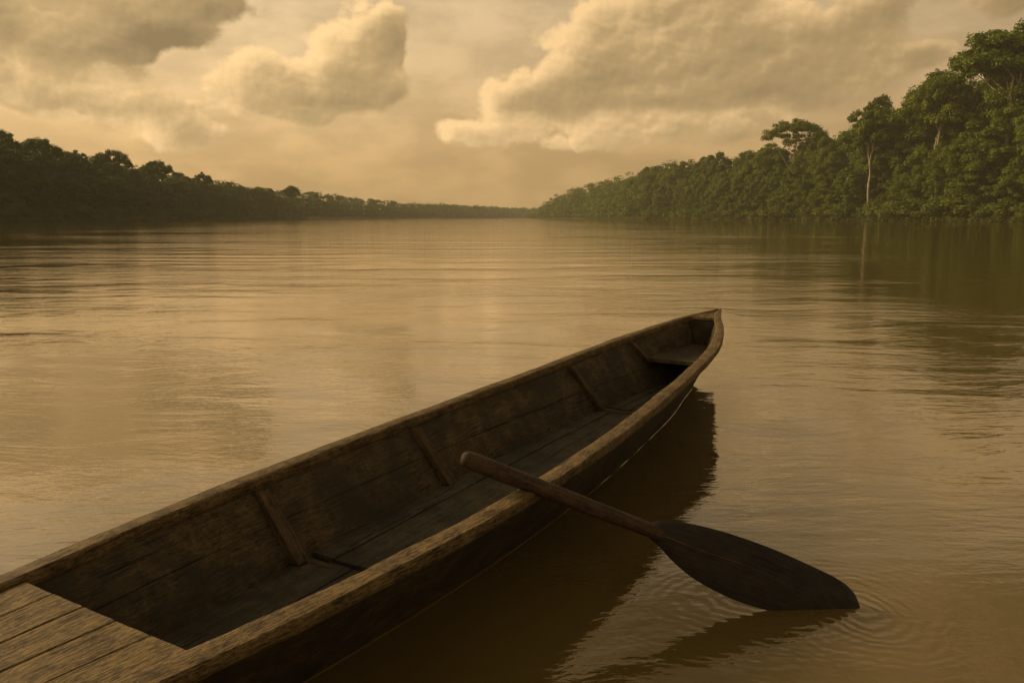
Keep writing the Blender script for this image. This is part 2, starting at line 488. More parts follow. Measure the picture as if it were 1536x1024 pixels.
def floor_z(s): return max(.10, f_k(s) + .075)
SEAM = .222
def build_canoe():
    ns = 170
    S = [LEN * (i / (ns - 1)) for i in range(ns)]
    S = sorted(set([round(x, 4) for x in S] + [.02, .06, .1, 7.05]))
    # outer shell
    secs = []
    for s in S:
        c = f_c(s); zk = f_k(s); zt = f_z(s) - .02
        half = []
        for j in range(13):
            t = j / 12.0; z = zk + (zt - zk) * t
            half.append((outer_u(s, z), z))
        # slightly rounded turn of the bilge
        pts = [(c - u, z) for (u, z) in reversed(half)] + [(c, zk - .006)] + [(c + u, z) for (u, z) in half]
        secs.append((s, pts))
    shell = loft('o', secs, None, jitter=.004, jf=5)
    # end plates (stem and stern faces)
    k = len(secs[0][1]); V, UV, F = shell
    F = F + [tuple(range(k)), tuple(reversed(range(len(V) - k, len(V))))]
    shell = (V, UV, F)
    hull = finish('hull', [shell], M_HULL, canoe, autosm=50)
    # inner planking: upper and lower strake each side, upper standing proud over a dark seam
    for side in (-1, 1):
        secsL = []; secsU = []
        for s in [x for x in S if .34 <= x <= 6.75]:
            c = f_c(s); zt = f_z(s) - .03; zf = floor_z(s) - .02
            th = .024
            seam = SEAM + .02 * math.exp(-s / 1.5) + .003 * mnoise.noise(Vector((s * 3, side, 0)))
            def ui(z): return max(.004, outer_u(s, z) - th)
            L = [(c + side * (ui(zf + (seam - zf) * j / 5.0) + .002), zf + (seam - zf) * j / 5.0) for j in range(6)]
            L.append((c + side * (ui(seam) + .012), seam + .002))
            s0 = seam + .0045
            U = [(c + side * (ui(s0) + .012), s0 + .001)] + [(c + side * (ui(s0 + (zt - s0) * j / 6.0) - .003), s0 + (zt - s0) * j / 6.0) for j in range(7)]
            secsL.append((s, L)); secsU.append((s, U))
        o = finish('side_planking', [loft('i', secsL, None, jitter=.003, jf=6, uoff=side * .5 + 1), loft('i', secsU, None, jitter=.003, jf=6, uoff=side * .5 + 3)], M_INNER, canoe, autosm=40)
    # floor boards: five boards with narrow gaps, a break under the third frame
    boards = []
    runs = [(.80, 1.905), (1.94, 4.44), (4.47, 6.55)]
    fr = [-1, -.60, -.18, .22, .62, 1]
    for (a, b) in runs:
        for q in range(5):
            secs = []
            for s in stations(a, b, max(12, int((b - a) * 26))):
                c = f_c(s); zf = floor_z(s); hw = max(.02, outer_u(s, zf) - .022)
                x0 = c + hw * fr[q] + .0022; x1 = c + hw * fr[q + 1] - .0022
                lift = .002 * math.sin(q * 2.3 + a) + .0015 * mnoise.noise(Vector((s * 2, q * 3.1, a)))
                z1 = zf + lift
                secs.append((s, [(x0, z1 - .02), (x0, z1 - .003), (x0 + .004, z1), ((x0 + x1) / 2, z1 + .001), (x1 - .004, z1), (x1, z1 - .003), (x1, z1 - .02)]))
            boards.append(loft('f', secs, None, closed=True, jitter=.0015, jf=8, uoff=q * .37 + a))
    finish('floor', boards, M_FLOOR, canoe, autosm=40)
    # gunwales
    for side in (-1, 1):
        secs = []
        SS = stations(0, LEN, 330)
        for s in SS:
            c = f_c(s); b = f_b(s); zt = f_z(s); wdt = min(.072, b - .001) if s > .001 else b
            wdt *= 1 + .06 * mnoise.noise(Vector((s * 1.7, side * 5, 0)))
            h = .044
            wdt *= .78 + .22 * sstep(.15, 1.3, s)
            x1 = b; x0 = max(b - wdt, .0008)
            w_ = x1 - x0; r = min(.014, w_ * .35)
            prof = [(x1 - .008, zt - h), (x1 - .002, zt - h + .006), (x1, zt - .024), (x1 - .0015, zt - .007), (x1 - r * .35, zt - .0015), (x1 - w_ * .45, zt + .0015), (x0 + r * .5, zt + .0005),
                    (x0 + r * .1, zt - .004), (x0, zt - .014), (x0, zt - h + .012), (x0 + .004, zt - h + .004)]
            secs.append((s, [(c + side * u, z) for (u, z) in prof]))
        finish('gunwale', [loft('g', secs, None, closed=True, jitter=.0034, jf=7, uoff=side * 2.3)], M_RAIL, canoe, autosm=38)
    # frames: a rib up each side, and across the floor where the photo shows one
    def rib(side, s, w=.055, d=.032, zlow=None, skew=0.0):
        zt = f_z(s) - .046; zf = (zlow if zlow else floor_z(s) + .003)
        n = 9; V = []; UV = []; F = []
        for i in range(n):
            t = i / (n - 1.0); z = zf + (zt - zf) * t
            ss = s + skew * (1 - t)
            c = f_c(ss); ui = outer_u(ss, z) - .029
            dd = d * (1.15 - .25 * t) ; ww = w * (1.12 - .2 * t)
            wob = .003 * mnoise.noise(Vector((s * 5, side * 3, t * 4)))
            for (du, ds) in ((0.006, -ww / 2), (-dd, -ww / 2 + .004), (-dd, ww / 2 - .004), (0.006, ww / 2)):
                V.append(Vector((c + side * (ui + du + wob), -(ss + ds), z))); UV.append((z + s, ds + du))
        for i in range(n - 1):
            for j in range(4):
                a = i * 4 + j; b = i * 4 + (j + 1) % 4
                F.append((a, b, b + 4, a + 4))
        F.append((0, 1, 2, 3)); F.append(tuple(reversed(range((n - 1) * 4, n * 4))))
        finish('rib', [(V, UV, F)], M_RIB, canoe, autosm=30, bevel=.003)
    for s, zl, sk in ((1.24, .27, -.10), (2.10, None, -.10), (3.62, None, -.03), (4.53, None, -.01), (5.9, None, 0)):
        for side in (-1, 1):
            rib(side, s, zlow=zl, skew=sk, w=.060 if s > 3 else .05)
    def timber(s, u0, u1, w=.03, h=.012, name='floor_timber'):
        V = []; UV = []; F = []
        n = 8
        for i in range(n):
            u = u0 + (u1 - u0) * i / (n - 1.0); zf = floor_z(s) - .004
            hh = h * (1 if 0 < i < n - 1 else .6)
            for (ds, z) in ((-w / 2, zf), (-w / 2 + .004, zf + hh), (w / 2 - .004, zf + hh), (w / 2, zf)):
                V.append(Vector((u + f_c(s), -(s + ds + .01 * mnoise.noise(Vector((u * 6, s, 0)))), z))); UV.append((u, ds + z))
        for i in range(n - 1):
            for j in range(3):
                a = i * 4 + j; F.append((a, a + 1, a + 5, a + 4))
        F.append((0, 1, 2, 3)); F.append((n * 4 - 1, n * 4 - 2, n * 4 - 3, n * 4 - 4))
        finish(name, [(V, UV, F)], M_RIB, canoe, autosm=30)
    timber(1.99, -.215, .215, h=.016)
    timber(4.50, -.25, -.10, w=.02, h=.010)
    # bow seat
    def plank_deck(name, s_rows, zfun, wfun, nb, mat, th=.024, gap=.003, parent=canoe, wav=.0015, uo=0.0, cross=False):
        parts = []
        for q in range(nb):
            secs = []
            for s in s_rows:
                c = f_c(s); hw0, hw1 = wfun(s)
                x0 = hw0 + (hw1 - hw0) * q / nb + gap / 2; x1 = hw0 + (hw1 - hw0) * (q + 1) / nb - gap / 2
                if x1 - x0 < .001: x1 = x0 + .001
                e = min(.004, (x1 - x0) * .2)
                z = zfun(s) + wav * math.sin(q * 1.9 + uo)
                pr = [(x0, z - th), (x0, z - e), (x0 + e, z)] + [(x0 + (x1 - x0) * k / 6.0, z + .0008 * math.sin(k + q)) for k in range(1, 6)] + [(x1 - e, z), (x1, z - e), (x1, z - th)]
                secs.append((s, [(c + u, zz) for (u, zz) in pr]))
            parts.append(loft('d', secs, None, closed=True, jitter=.0011, jf=8, uoff=q * .41 + uo))
        return finish(name, parts, mat, parent, autosm=40)
    zs = .305
    plank_deck('seat', stations(.42, 1.17, 16), lambda s: zs, lambda s: (-(outer_u(s, zs) - .03), outer_u(s, zs) - .03), 1, M_INNER, th=.026, uo=5)
    # bow bulkhead below the little fore deck
    V = []; UV = []
    s = .36
    for z in (.10, .2, .3, .4, f_z(s) - .03):
        w = max(.01, outer_u(s, z) - .022)
        for k in range(5):
            V.append(Vector((f_c(s) - w + 2 * w * k / 4.0, -s, z))); UV.append((z, w * k / 2.0))
    F = [(j * 5 + i, j * 5 + i + 1, j * 5 + i + 6, j * 5 + i + 5) for j in range(4) for i in range(4)]
    finish('bulkhead', [(V, UV, F)], M_HULL, canoe)
    plank_deck('fore_deck', stations(.03, .345, 14), lambda s: f_z(s) - .006, lambda s: (-max(.003, f_b(s) - .040), max(.003, f_b(s) - .040)), 2, M_RAIL, th=.02, gap=.002, uo=9)
    # stern deck
    zd = lambda s: f_z(s) - .012
    plank_deck('stern_deck', stations(5.365, 6.9, 40), zd, lambda s: (-max(.006, f_b(s) - .082), max(.006, f_b(s) - .082)), 5, M_DECK, th=.028, gap=.0008, uo=12, wav=.0007)
build_canoe()

# ------------------------------------------------------------------ paddle
def ray(px, py):
    x, y = px - 768, 512 - py
    return Vector((x, F_PX * math.cos(PITCH) + y * math.sin(PITCH), -F_PX * math.sin(PITCH) + y * math.cos(PITCH)))
def build_paddle():
    # rests on the near gunwale, tip of the blade dipped in the river
    tip = Vector((1.176, 2.412, -.012))
    s_r, best = 4.2, None
    C = Vector((0, 0, CAM_H))
    # gunwale point the shaft lies on: shaft axis 2 cm above the rail's crown
    nrm = Vector((math.cos(AXIS), -math.sin(AXIS), 0))
    base = Vector((TIP.x, TIP.y, 0))
    def at_u(px, py, u):
        r = ray(px, py); t = (u - (C - base).dot(nrm)) / r.dot(nrm)
        return C + t * r
    # march along the image line of the shaft for the point at u=.455 whose height clears the rail
    for i in range(400):
        f = i / 399.0
        px, py = 690 + (970 - 690) * f, 683 + (796 - 683) * f
        P = at_u(px, py, .462)
        if P.z > 0:
            want = f_z(4.2) + .028
            e = abs(P.z - want)
            if best is None or e < best[0]: best = (e, P)
    rim = best[1]
    d = (tip - rim).normalized()
    # handle end: where that line passes closest to the view ray of the grip end
    r = ray(692, 684).normalized()
    w0 = rim - C; a, b, c_ = 1.0, d.dot(r), 1.0
    dd, ee = d.dot(w0), r.dot(w0)
    sc = (b * ee - c_ * dd) / (a * c_ - b * b)
    end = rim + d * sc
    L = (tip - end).length
    root = empty('paddle', end)
    tag(root, 'dark wooden paddle resting across the near gunwale, leaf-shaped blade dipping in the water', 'paddle')
    # local frame: Y along the paddle, X across the blade, Z blade normal
    mid = end + d * (L * .75)
    view = (C - mid).normalized()
    xw = d.cross(view).normalized()       # across, pointing to the picture's lower side or upper
    if xw.z > 0: xw = -xw
    nz = xw.cross(d).normalized()
    if nz.dot(view) < 0: nz = -nz; 
    # turn the blade a little about its axis
    rot = Matrix.Rotation(R(-8), 3, d)
    xw = rot @ xw; nz = rot @ nz
    M = Matrix((xw, d, nz)).transposed()
    if M.determinant() < 0:
        M = Matrix((-xw, d, nz)).transposed(); flip = -1
    else: flip = 1
    root.rotation_euler = M.to_euler()
    Ls = L * .478    # shaft length up to the neck
    # shaft
    prof = [(0.0, .010), (.005, .020), (.016, .0275), (.04, .0310), (.09, .0315), (.18, .0300), (.32, .0285), (.5, .0272), (Ls * .85, .0262), (Ls, .0250), (Ls + .03, .0200), (Ls + .07, .0120), (Ls + .13, .003)]
    V = []; UV = []; F = []; K = 20
    ys = []
    for i in range(len(prof) - 1):
        n = 2 if i < 4 else 8
        for q in range(n):
            t = q / n; ys.append((prof[i][0] * (1 - t) + prof[i + 1][0] * t, prof[i][1] * (1 - t) + prof[i + 1][1] * t))
    ys.append(prof[-1])
    for (yy, rr) in ys:
        for k in range(K):
            a = 2 * math.pi * k / K
            r_ = rr * (1 + .035 * mnoise.noise(Vector((math.cos(a) * 1.2, math.sin(a) * 1.2, yy * 9))))
            zz = math.sin(a) * r_ * (1.0 if yy < Ls else max(.55, 1 - (yy - Ls) * 5))
            V.append(Vector((math.cos(a) * r_, yy, zz))); UV.append((yy, a * .02))
    for i in range(len(ys) - 1):
        for k in range(K):
            a = i * K + k; b = i * K + (k + 1) % K
            F.append((a, b, b + K, a + K))
    F.append(tuple(range(K)))
    F.append(tuple(reversed(range((len(ys) - 1) * K, len(ys) * K))))
    finish('shaft', [(V, UV, F)], M_SHAFT, root, autosm=0)
    # blade: outline (t along, upper half width, lower half width)
    Lb = L - Ls + .012
    out = [(0, .022, .022), (.03, .038, .027), (.07, .053, .038), (.14, .066, .066), (.24, .079, .094), (.36, .088, .110), (.48, .092, .115), (.6, .092, .108), (.7, .088, .095), (.8, .083, .076), (.88, .076, .057), (.94, .062, .040), (.975, .044, .026), (.993, .024, .014), (1.0, .008, .006)]
    tx = np.array([o[0] for o in out]); up = np.array([o[1] for o in out]); lo = np.array([o[2] for o in out])
    fu = tab(list(zip(tx, up))); fl = tab(list(zip(tx, lo)))
    V = []; UV = []; F = []; n = 60; W = 17
    for side in (1, -1):
        for i in range(n):
            t = i / (n - 1.0); t = 1 - (1 - t) ** 1.3
            yy = Ls - .012 + Lb * t
            for k in range(W):
                q = -1 + 2 * k / (W - 1.0)
                x = q * (fl(t) if q > 0 else fu(t)) * flip
                th = .0095 * (1 - t * .55) * (1 - abs(q) ** 2.2) + .0028 * (1 - abs(q) ** 6)
                ridge = .0045 * math.exp(-(q / .07) ** 2) * max(0, 1 - t * 1.5)
                dish = -.010 * (q * q)
                V.append(Vector((x, yy, side * (th + ridge) + dish))); UV.append((yy, x))
    for sidx in (0, 1):
        o = sidx * n * W
        for i in range(n - 1):
            for k in range(W - 1):
                a = o + i * W + k
                F.append((a, a + 1, a + W + 1, a + W) if sidx == 0 else (a, a + W, a + W + 1, a + 1))
    o = n * W
    for i in range(n - 1):
        for k in (0, W - 1):
            a = i * W + k; b = a + W
            F.append((a, b, b + o, a + o))
    for k in range(W - 1):
        F.append((k, k + 1, k + 1 + o, k + o)); e = (n - 1) * W
        F.append((e + k, e + k + 1, e + k + 1 + o, e + k + o))
    blade = finish('blade', [(V, UV, F)], M_BLADE, root, autosm=50)
    # thin worn midrib standing on both faces of the blade
    parts = []
    for side in (1, -1):
        V = []; UV = []; F = []; n = 40
        for i in range(n):
            t = .02 + .60 * i / (n - 1.0); yy = Ls - .012 + Lb * t
            th = .0095 * (1 - t * .55) + .0028
            w_ = .0032 * (1 - .7 * i / (n - 1.0)); x0 = .004 * math.sin(t * 9) * flip
            up_ = .0022 * (1 - (i / (n - 1.0)) ** 3)
            th += .0045 * max(0, 1 - t * 1.5)
            for (dx, dz) in ((-w_, -.0015), (0, up_), (w_, -.0015)):
                V.append(Vector((x0 + dx, yy, side * (th + dz)))); UV.append((yy, dx))
        for i in range(n - 1):
            for k in range(2):
                a = i * 3 + k; F.append((a, a + 1, a + 4, a + 3))
        parts.append((V, UV, F))
    finish('midrib', parts, M_RIB, blade, autosm=0)
    return tip, d
PTIP, PDIR = build_paddle()

# ------------------------------------------------------------------ water
def build_water():
    m, t, bs = material('river_water')
    P = t.node('ShaderNodeNewGeometry').outputs['Position']
    # broad calm / ruffled patches
    patch = t.rng(t.noise(t.vmath('MULTIPLY', P, (.045, .11, 0)), 1.0, 4, .55, .3), .42, .62)
    Pr = t.vmath('ADD', P, t.vmath('SCALE', t.vmath('SUBTRACT', t.noise(P, .35, 2, color=True), (.5, .5, .5)), 1.2))
    big = t.noise(t.vmath('MULTIPLY', Pr, (.55, .85, 0)), 1.0, 2, .5)             # ~1.5 m undulation
    med = t.noise(t.vmath('MULTIPLY', Pr, (1.1, 3.4, 0)), 1.0, 3, .5, .4)         # ~0.4 m ripples
    fin = t.noise(t.vmath('MULTIPLY', Pr, (6.0, 15.0, 0)), 1.0, 3, .55, .3)       # ~8 cm
    mic = t.noise(t.vmath('MULTIPLY', P, (30, 48, 0)), 1.0, 2, .5)
    a_med = t.rng(patch, 0, 1, .0050, .0150, smooth=False)
    a_fin = t.rng(patch, 0, 1, .0018, .0052, smooth=False)
    h = t.math('MULTIPLY', big, .020)
    swell = t.noise(t.vmath('MULTIPLY', Pr, (.10, .50, 0)), 1.0, 2, .5, .3)      # long low crests
    h = t.math('ADD', h, t.math('MULTIPLY', swell, .046))
    h = t.math('ADD', h, t.math('MULTIPLY', med, a_med))
    h = t.math('ADD', h, t.math('MULTIPLY', fin, a_fin))
    h = t.math('ADD', h, t.math('MULTIPLY', mic, .00045))
    # rings spreading from the blade, and a slight wave train off the hull
    def rings(c, lam, amp, reach, ex=1.0, ph=0.0):
        dv = t.vmath('MULTIPLY', t.vmath('SUBTRACT', P, (c[0], c[1], 0)), (1, ex, 0))
        wv = t.vmath('SCALE', t.vmath('SUBTRACT', t.noise(P, 5.0, 2, color=True), (.5, .5, .5)), .15)
        dist = t.vmath('LENGTH', t.vmath('ADD', dv, wv))
        env = t.math('MULTIPLY', t.rng(dist, .015, .06), t.math('POWER', math.exp(-1.0 / reach), dist))
        return t.math('MULTIPLY', t.math('MULTIPLY', t.math('SINE', t.math('ADD', t.math('MULTIPLY', dist, 2 * math.pi / lam), ph)), amp), env)
    h = t.math('ADD', h, rings((PTIP.x + .0, PTIP.y + .0), .045, .0009, .15))
    m2 = PTIP - PDIR * .30
    h = t.math('ADD', h, rings((m2.x - .05, m2.y + .02), .058, .0005, .30, ex=1.6, ph=1.0))
    nrm = t.bump(h, 1.0, 1.0)
    silt = t.noise(t.vmath('MULTIPLY', P, (.6, .6, 0)), 1.0, 4, .6, .5)
    t.put(bs.inputs['Base Color'], t.mix(t.rng(silt, .35, .65), (.114, .077, .021), (.144, .099, .028)))
    bs.inputs['Roughness'].default_value = .6
    bs.inputs['Specular IOR Level'].default_value = 0.0
    gl = t.node('ShaderNodeBsdfGlossy'); gl.inputs['Roughness'].default_value = .02
    gl.inputs['Color'].default_value = (1, .942, .86, 1)
    t.put(gl.inputs['Normal'], nrm)
    lw = t.node('ShaderNodeLayerWeight'); lw.inputs['Blend'].default_value = .5
    t.put(lw.inputs['Normal'], nrm)
    fres = t.math('POWER', lw.outputs['Facing'], 2.9)
    fres = t.math('MULTIPLY_ADD', fres, .96, .03)
    mx = t.node('ShaderNodeMixShader'); t.put(mx.inputs[0], fres)
    t.l.new(bs.outputs[0], mx.inputs[1]); t.l.new(gl.outputs[0], mx.inputs[2])
    out = [n for n in m.node_tree.nodes if n.type == 'OUTPUT_MATERIAL'][0]
    t.l.new(mx.outputs[0], out.inputs['Surface'])
    V = [(-699, -259, 0), (699, -259, 0), (699, 2248, 0), (-699, 2248, 0)]
    F = [(0, 1, 2, 3)]
    # the water climbing the planks: a narrow meniscus round the hull
    for side in (-1, 1):
        i0 = len(V); K = 5; n = 0
        for s in stations(.66, 6.35, 220):
            if f_k(s) > -.003: continue
            w = outer_u(s, .002) + .002
            for k in range(K):
                q = k / (K - 1.0)
                V.append(tuple(cw(f_c(s) + side * (w + .007 * q), s, .0012 + (.0030 + .0022 * mnoise.noise(Vector((s * 7, side, 0)))) * (1 - q) ** 2.2)))
            n += 1
        for i in range(n - 1):
            for k in range(K - 1):
                a = i0 + i * K + k
                F.append((a, a + 1, a + K + 1, a + K) if side < 0 else (a, a + K, a + K + 1, a + 1))
    o = mesh_obj('river_water', V, F, m)
    tag(o, kind='structure')
build_water()

# ------------------------------------------------------------------ foliage
def leaves(centers, radii, per, size, flat=.85, jit=.75, inner=.2, droop=0.0):
    """leaf-sized quads spread over clumps -> (n,4,3), tone"""
    C = np.repeat(np.asarray(centers, float), per, axis=0)
    Rr = np.repeat(np.asarray(radii, float), per)
    ct = np.repeat(rng.random(len(centers)), per)
    n = len(C)
    d = rng.normal(size=(n, 3)); d /= np.linalg.norm(d, axis=1)[:, None]
    d[:, 2] = np.where(d[:, 2] < -.35, -d[:, 2] * .6, d[:, 2])
    d /= np.linalg.norm(d, axis=1)[:, None]
    rad = np.where(rng.random(n) < inner, .35 + .5 * rng.random(n), .78 + .34 * rng.random(n))
    # lobes on every clump so the outline is uneven
    lob = 1 + .20 * np.sin(d[:, 0] * 5 + ct * 20) * np.sin(d[:, 1] * 5 + ct * 33) + .13 * np.sin(d[:, 2] * 7 + ct * 11)
    pos = C + d * (Rr * rad * lob)[:, None] * np.array([1, 1, flat])
    pos[:, 2] -= droop * Rr * rng.random(n)
    nn = d + rng.normal(size=(n, 3)) * jit * .6 + np.array([0, 0, .35])
    nn /= np.linalg.norm(nn, axis=1)[:, None]
    a = np.cross(nn, rng.normal(size=(n, 3))); a /= np.linalg.norm(a, axis=1)[:, None] + 1e-9
    b = np.cross(nn, a)
    sz = size * (.6 + .8 * rng.random(n))
    A = a * (sz * .62)[:, None]; B = b * (sz * .36)[:, None]
    bend = nn * (sz * .12)[:, None]
    V = np.stack([pos - A - bend, pos + B, pos + A - bend, pos - B], axis=1)
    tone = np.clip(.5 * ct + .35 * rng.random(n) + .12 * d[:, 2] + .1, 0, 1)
    return V, tone

def tube(path, radii, K=7):
    V = []; F = []; n = len(path)
    for i, (p, r) in enumerate(zip(path, radii)):
        dr = (Vector(path[min(i + 1, n - 1)]) - Vector(path[max(i - 1, 0)])).normalized()
        a = dr.cross(Vector((.3, 1, .1))).normalized(); b = dr.cross(a)
        for k in range(K):
            an = 2 * math.pi * k / K
            V.append(tuple(Vector(p) + (a * math.cos(an) + b * math.sin(an)) * r))
    for i in range(n - 1):
        for k in range(K):
            q = i * K + k; w = i * K + (k + 1) % K
            F.append((q, w, w + K, q + K))
    F.append(tuple(range((n - 1) * K, n * K)))
    return V, F
def limb_path(p0, p1, n=8, wob=.5):
    p0, p1 = Vector(p0), Vector(p1); out = []
    sd_ = random.random() * 50
    for i in range(n):
        t = i / (n - 1.0)
        p = p0.lerp(p1, t) + mnoise.noise_vector(Vector((t * 2.2, sd_, 0))) * wob * math.sin(math.pi * min(1, t + .15))
        out.append(p)
    return out
def trunk_mesh(name, H, forks, r0, mat, base=None, wob=.6, top=.72):
    """forks: crown targets the limbs run to"""
    Vs = []; Fs = []
    def add(path, radii):
        v, f = tube(path, radii); o = len(Vs); Vs.extend(v); Fs.extend([tuple(i + o for i in q) for q in f])
    main = limb_path((0, 0, -1.5), (random.uniform(-.6, .6), random.uniform(-.6, .6), H * top), 12, wob)
    add(main, [r0 * (1 - .65 * i / 11.0) * (1.35 if i == 0 else 1) for i in range(12)])
    for tgt in forks:
        k = random.randint(6, 10); p0 = main[k]
        pth = limb_path(p0, tgt, 7, wob * .8)
        r1 = r0 * (1 - .65 * k / 11.0) * .6
        add(pth, [r1 * (1 - .8 * i / 6.0) + .02 for i in range(7)])
    me = bpy.data.meshes.new(name)
    me.from_pydata([tuple(v) for v in Vs], [], Fs)
    me.polygons.foreach_set('use_smooth', [True] * len(me.polygons))
    me.materials.append(mat); me.update()
    return me

def twin_trunk(name, H, forks, r0, mat):
    Vs = []; Fs = []
    def add(path, radii):
        v, f = tube(path, radii); o = len(Vs); Vs.extend(v); Fs.extend([tuple(i + o for i in q) for q in f])
    low = limb_path((0, 0, -1.5), (random.uniform(-.8, .8), random.uniform(-.8, .8), H * .28), 8, .5)
    add(low, [r0 * (1.3 - .05 * i) for i in range(8)])
    ends = []
    for sgn in (-1, 1):
        a = random.uniform(0, 3.1)
        e = Vector((math.cos(a) * sgn * H * .045, math.sin(a) * sgn * H * .045, H * random.uniform(.66, .74))) + Vector((low[-1].x, low[-1].y, 0))
        pth = limb_path(low[-1], e, 12, .8)
        add(pth, [r0 * (.85 - .04 * i) for i in range(12)]); ends.append(pth)
    for i, tgt in enumerate(forks):
        pth = ends[i % 2]; k = random.randint(7, 11)
        q = limb_path(pth[k], tgt, 7, .6)
        add(q, [r0 * .34 * (1 - .8 * j / 6.0) + .02 for j in range(7)])
    me = bpy.data.meshes.new(name)
    me.from_pydata([tuple(v) for v in Vs], [], Fs)
    me.polygons.foreach_set('use_smooth', [True] * len(me.polygons))
    me.materials.append(mat); me.update()
    return me

def crown_dome(a, z0, z1, n, r=(1.3, 2.3), skew=1.0, hollow=.55):
    C = []; Rr = []
    lob = [(random.uniform(0, 6.28), random.uniform(.1, .28)) for _ in range(4)]
    while len(C) < n:
        th = random.uniform(0, 2 * math.pi); ph = random.uniform(-.25, 1) ** 1 if True else 0
        ct = ph; st = math.sqrt(max(0, 1 - ct * ct))
        k = random.uniform(hollow, 1.0)
        f = 1 + sum(w * math.cos(j + 1 and (th * (j + 1) - p)) for j, (p, w) in enumerate(lob)) * .7
        zc = (z0 + z1 * .45) / 1.45; hz = z1 - zc
        C.append((a * st * math.cos(th) * k * f, a * st * math.sin(th) * k * f * skew, zc + hz * ct * k * random.uniform(.85, 1.05)))
        Rr.append(random.uniform(*r))
    return C, Rr
def crown_column(a, z0, z1, n, r=(1.2, 2.4)):
    """foliage that hangs from the top nearly to the ground, in tiers"""
    C = []; Rr = []
    ph = [random.uniform(0, 6.28) for _ in range(5)]
    for _ in range(n):
        t = random.random() ** .85
        z = z0 + (z1 - z0) * t
        th = random.uniform(0, 2 * math.pi)
        wid = a * (.55 + .45 * math.sin(math.pi * min(1, t * .92 + .12))) * (1 + .28 * math.sin(t * 9 + ph[0] + 2 * math.sin(th + ph[1])) + .18 * math.sin(3 * th + ph[2] + t * 4))
        if t > .85: wid *= max(.12, 1 - (t - .85) / .15 * .85)
        k = random.uniform(.7, 1.0)
        C.append((wid * k * math.cos(th), wid * k * math.sin(th), z)); Rr.append(random.uniform(*r) * (1 - .2 * t))
    return C, Rr

def proto(kind, H, leaf_m, bark_m, lsize=.62, v_=0):
    if kind == 'dome':
        C, Rr = crown_dome(H * .28, H * .30, H * .95, 62, (H * .050, H * .090))
        per = 420
    elif kind == 'column':
        C, Rr = crown_column(H * .23, H * .06, H * .95, 84, (H * .045, H * .085))
        per = 380
    elif kind == 'umbrella':
        C = []; Rr = []
        for _ in range(90):
            th = random.uniform(0, 6.28); k = math.sqrt(random.random())
            C.append((H * .30 * k * math.cos(th), H * .30 * k * math.sin(th), H * (.93 - .13 * k * k + random.uniform(-.06, .02))))
            Rr.append(H * random.uniform(.030, .050))
        for _ in range(16):
            th = random.uniform(0, 6.28); k = random.uniform(.2, .8)
            C.append((H * .25 * k * math.cos(th), H * .25 * k * math.sin(th), H * random.uniform(.68, .80))); Rr.append(H * random.uniform(.03, .045))
        per = 150
    elif kind == 'emergent':
        C, Rr = crown_dome(H * .25, H * (.68 if v_ == 0 else .50), H * .97, 110, (H * .028, H * .050), hollow=.25)
        per = 260
    elif kind == 'bush':
        C, Rr = crown_dome(H * .75, 0, H * .9, 22, (H * .16, H * .32), hollow=.3)
        C = [(x, y, max(z, H * .10)) for (x, y, z) in C]
        per = 260
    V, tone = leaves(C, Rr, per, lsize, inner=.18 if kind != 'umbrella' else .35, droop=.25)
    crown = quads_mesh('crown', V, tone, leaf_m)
    if kind == 'bush':
        tr = trunk_mesh('stem', H * .6, [C[i] for i in range(4)], .12, bark_m, wob=.3)
    else:
        tg = random.sample(C, min(len(C), 8 if kind == 'umbrella' else 7))
        if kind == 'emergent':
            tr = twin_trunk('trunk', H, random.sample(C, 9), H * .0095, bark_m)
        elif kind == 'umbrella': tr = trunk_mesh('trunk', H, tg, H * .011, bark_m, wob=.5, top=.72)
        else: tr = trunk_mesh('trunk', H, tg, H * .012, bark_m)
    return crown, tr

PROTO = {}
def P_(key, kind, H, leaf_m, bark_m, n, lsize):
    PROTO[key] = (H, [proto(kind, H, leaf_m, bark_m, lsize, q) for q in range(n)])
for sfx, lm in (('r', M_LEAF), ('l', M_LEAF_L)):
    P_('dome' + sfx, 'dome', 24, lm, M_BARK, 3, .34)
    P_('column' + sfx, 'column', 24, lm, M_BARK, 4, .34)
    P_('umbrella' + sfx, 'umbrella', 30, lm, M_PALE if sfx == 'r' else M_BARK, 3, .36)
P_('emergentr', 'emergent', 34, M_LEAF, M_PALE, 3, .42)
P_('bushr', 'bush', 7, M_LEAF_B, M_BARK, 3, .40)
P_('bushl', 'bush', 7, M_LEAF_L, M_BARK, 2, .42)

def plant(key, x, y, H, name, label, cat, group=None, wide=1.0, z=None, var=None, rz=None, part_names=('crown', 'trunk')):
    H0, vs = PROTO[key]
    crown, tr = random.choice(vs) if var is None else vs[var]
    zz = ground_z(x, y) if z is None else z
    root = empty(name, (x, y, zz), random.uniform(0, 6.28) if rz is None else rz)
    s = H / H0
    root.scale = (s * wide, s * wide, s)
    tag(root, label, cat, group)
    for nm, me in zip(part_names, (crown, tr)):
        link(bpy.data.objects.new(nm, me), root)
    return root

def canopy(B, y): return float(np.interp(y, B[0], B[1]))
def slope_x(fn, y): return (fn(y + 4) - fn(y - 4)) / 8

# --- right bank, tree by tree as far as single crowns can be told apart
GAPS = []      # keep clear around the trees placed by hand
def special(key, px, depth, inland, top_py, label, name='rainforest_tree', wide=1.0, var=None, group=None, rz=None, cat='tree'):
    x = lateral(px, depth)
    gz = ground_z(x, depth)
    H = (326 - top_py) / F_PX * depth / math.cos(PITCH) * .985 + CAM_H - gz
    GAPS.append((x, depth, 2.5 if px > 768 else 1.0))
    return plant(key, x, depth, H, name, label, cat, group, wide, gz, var, rz)

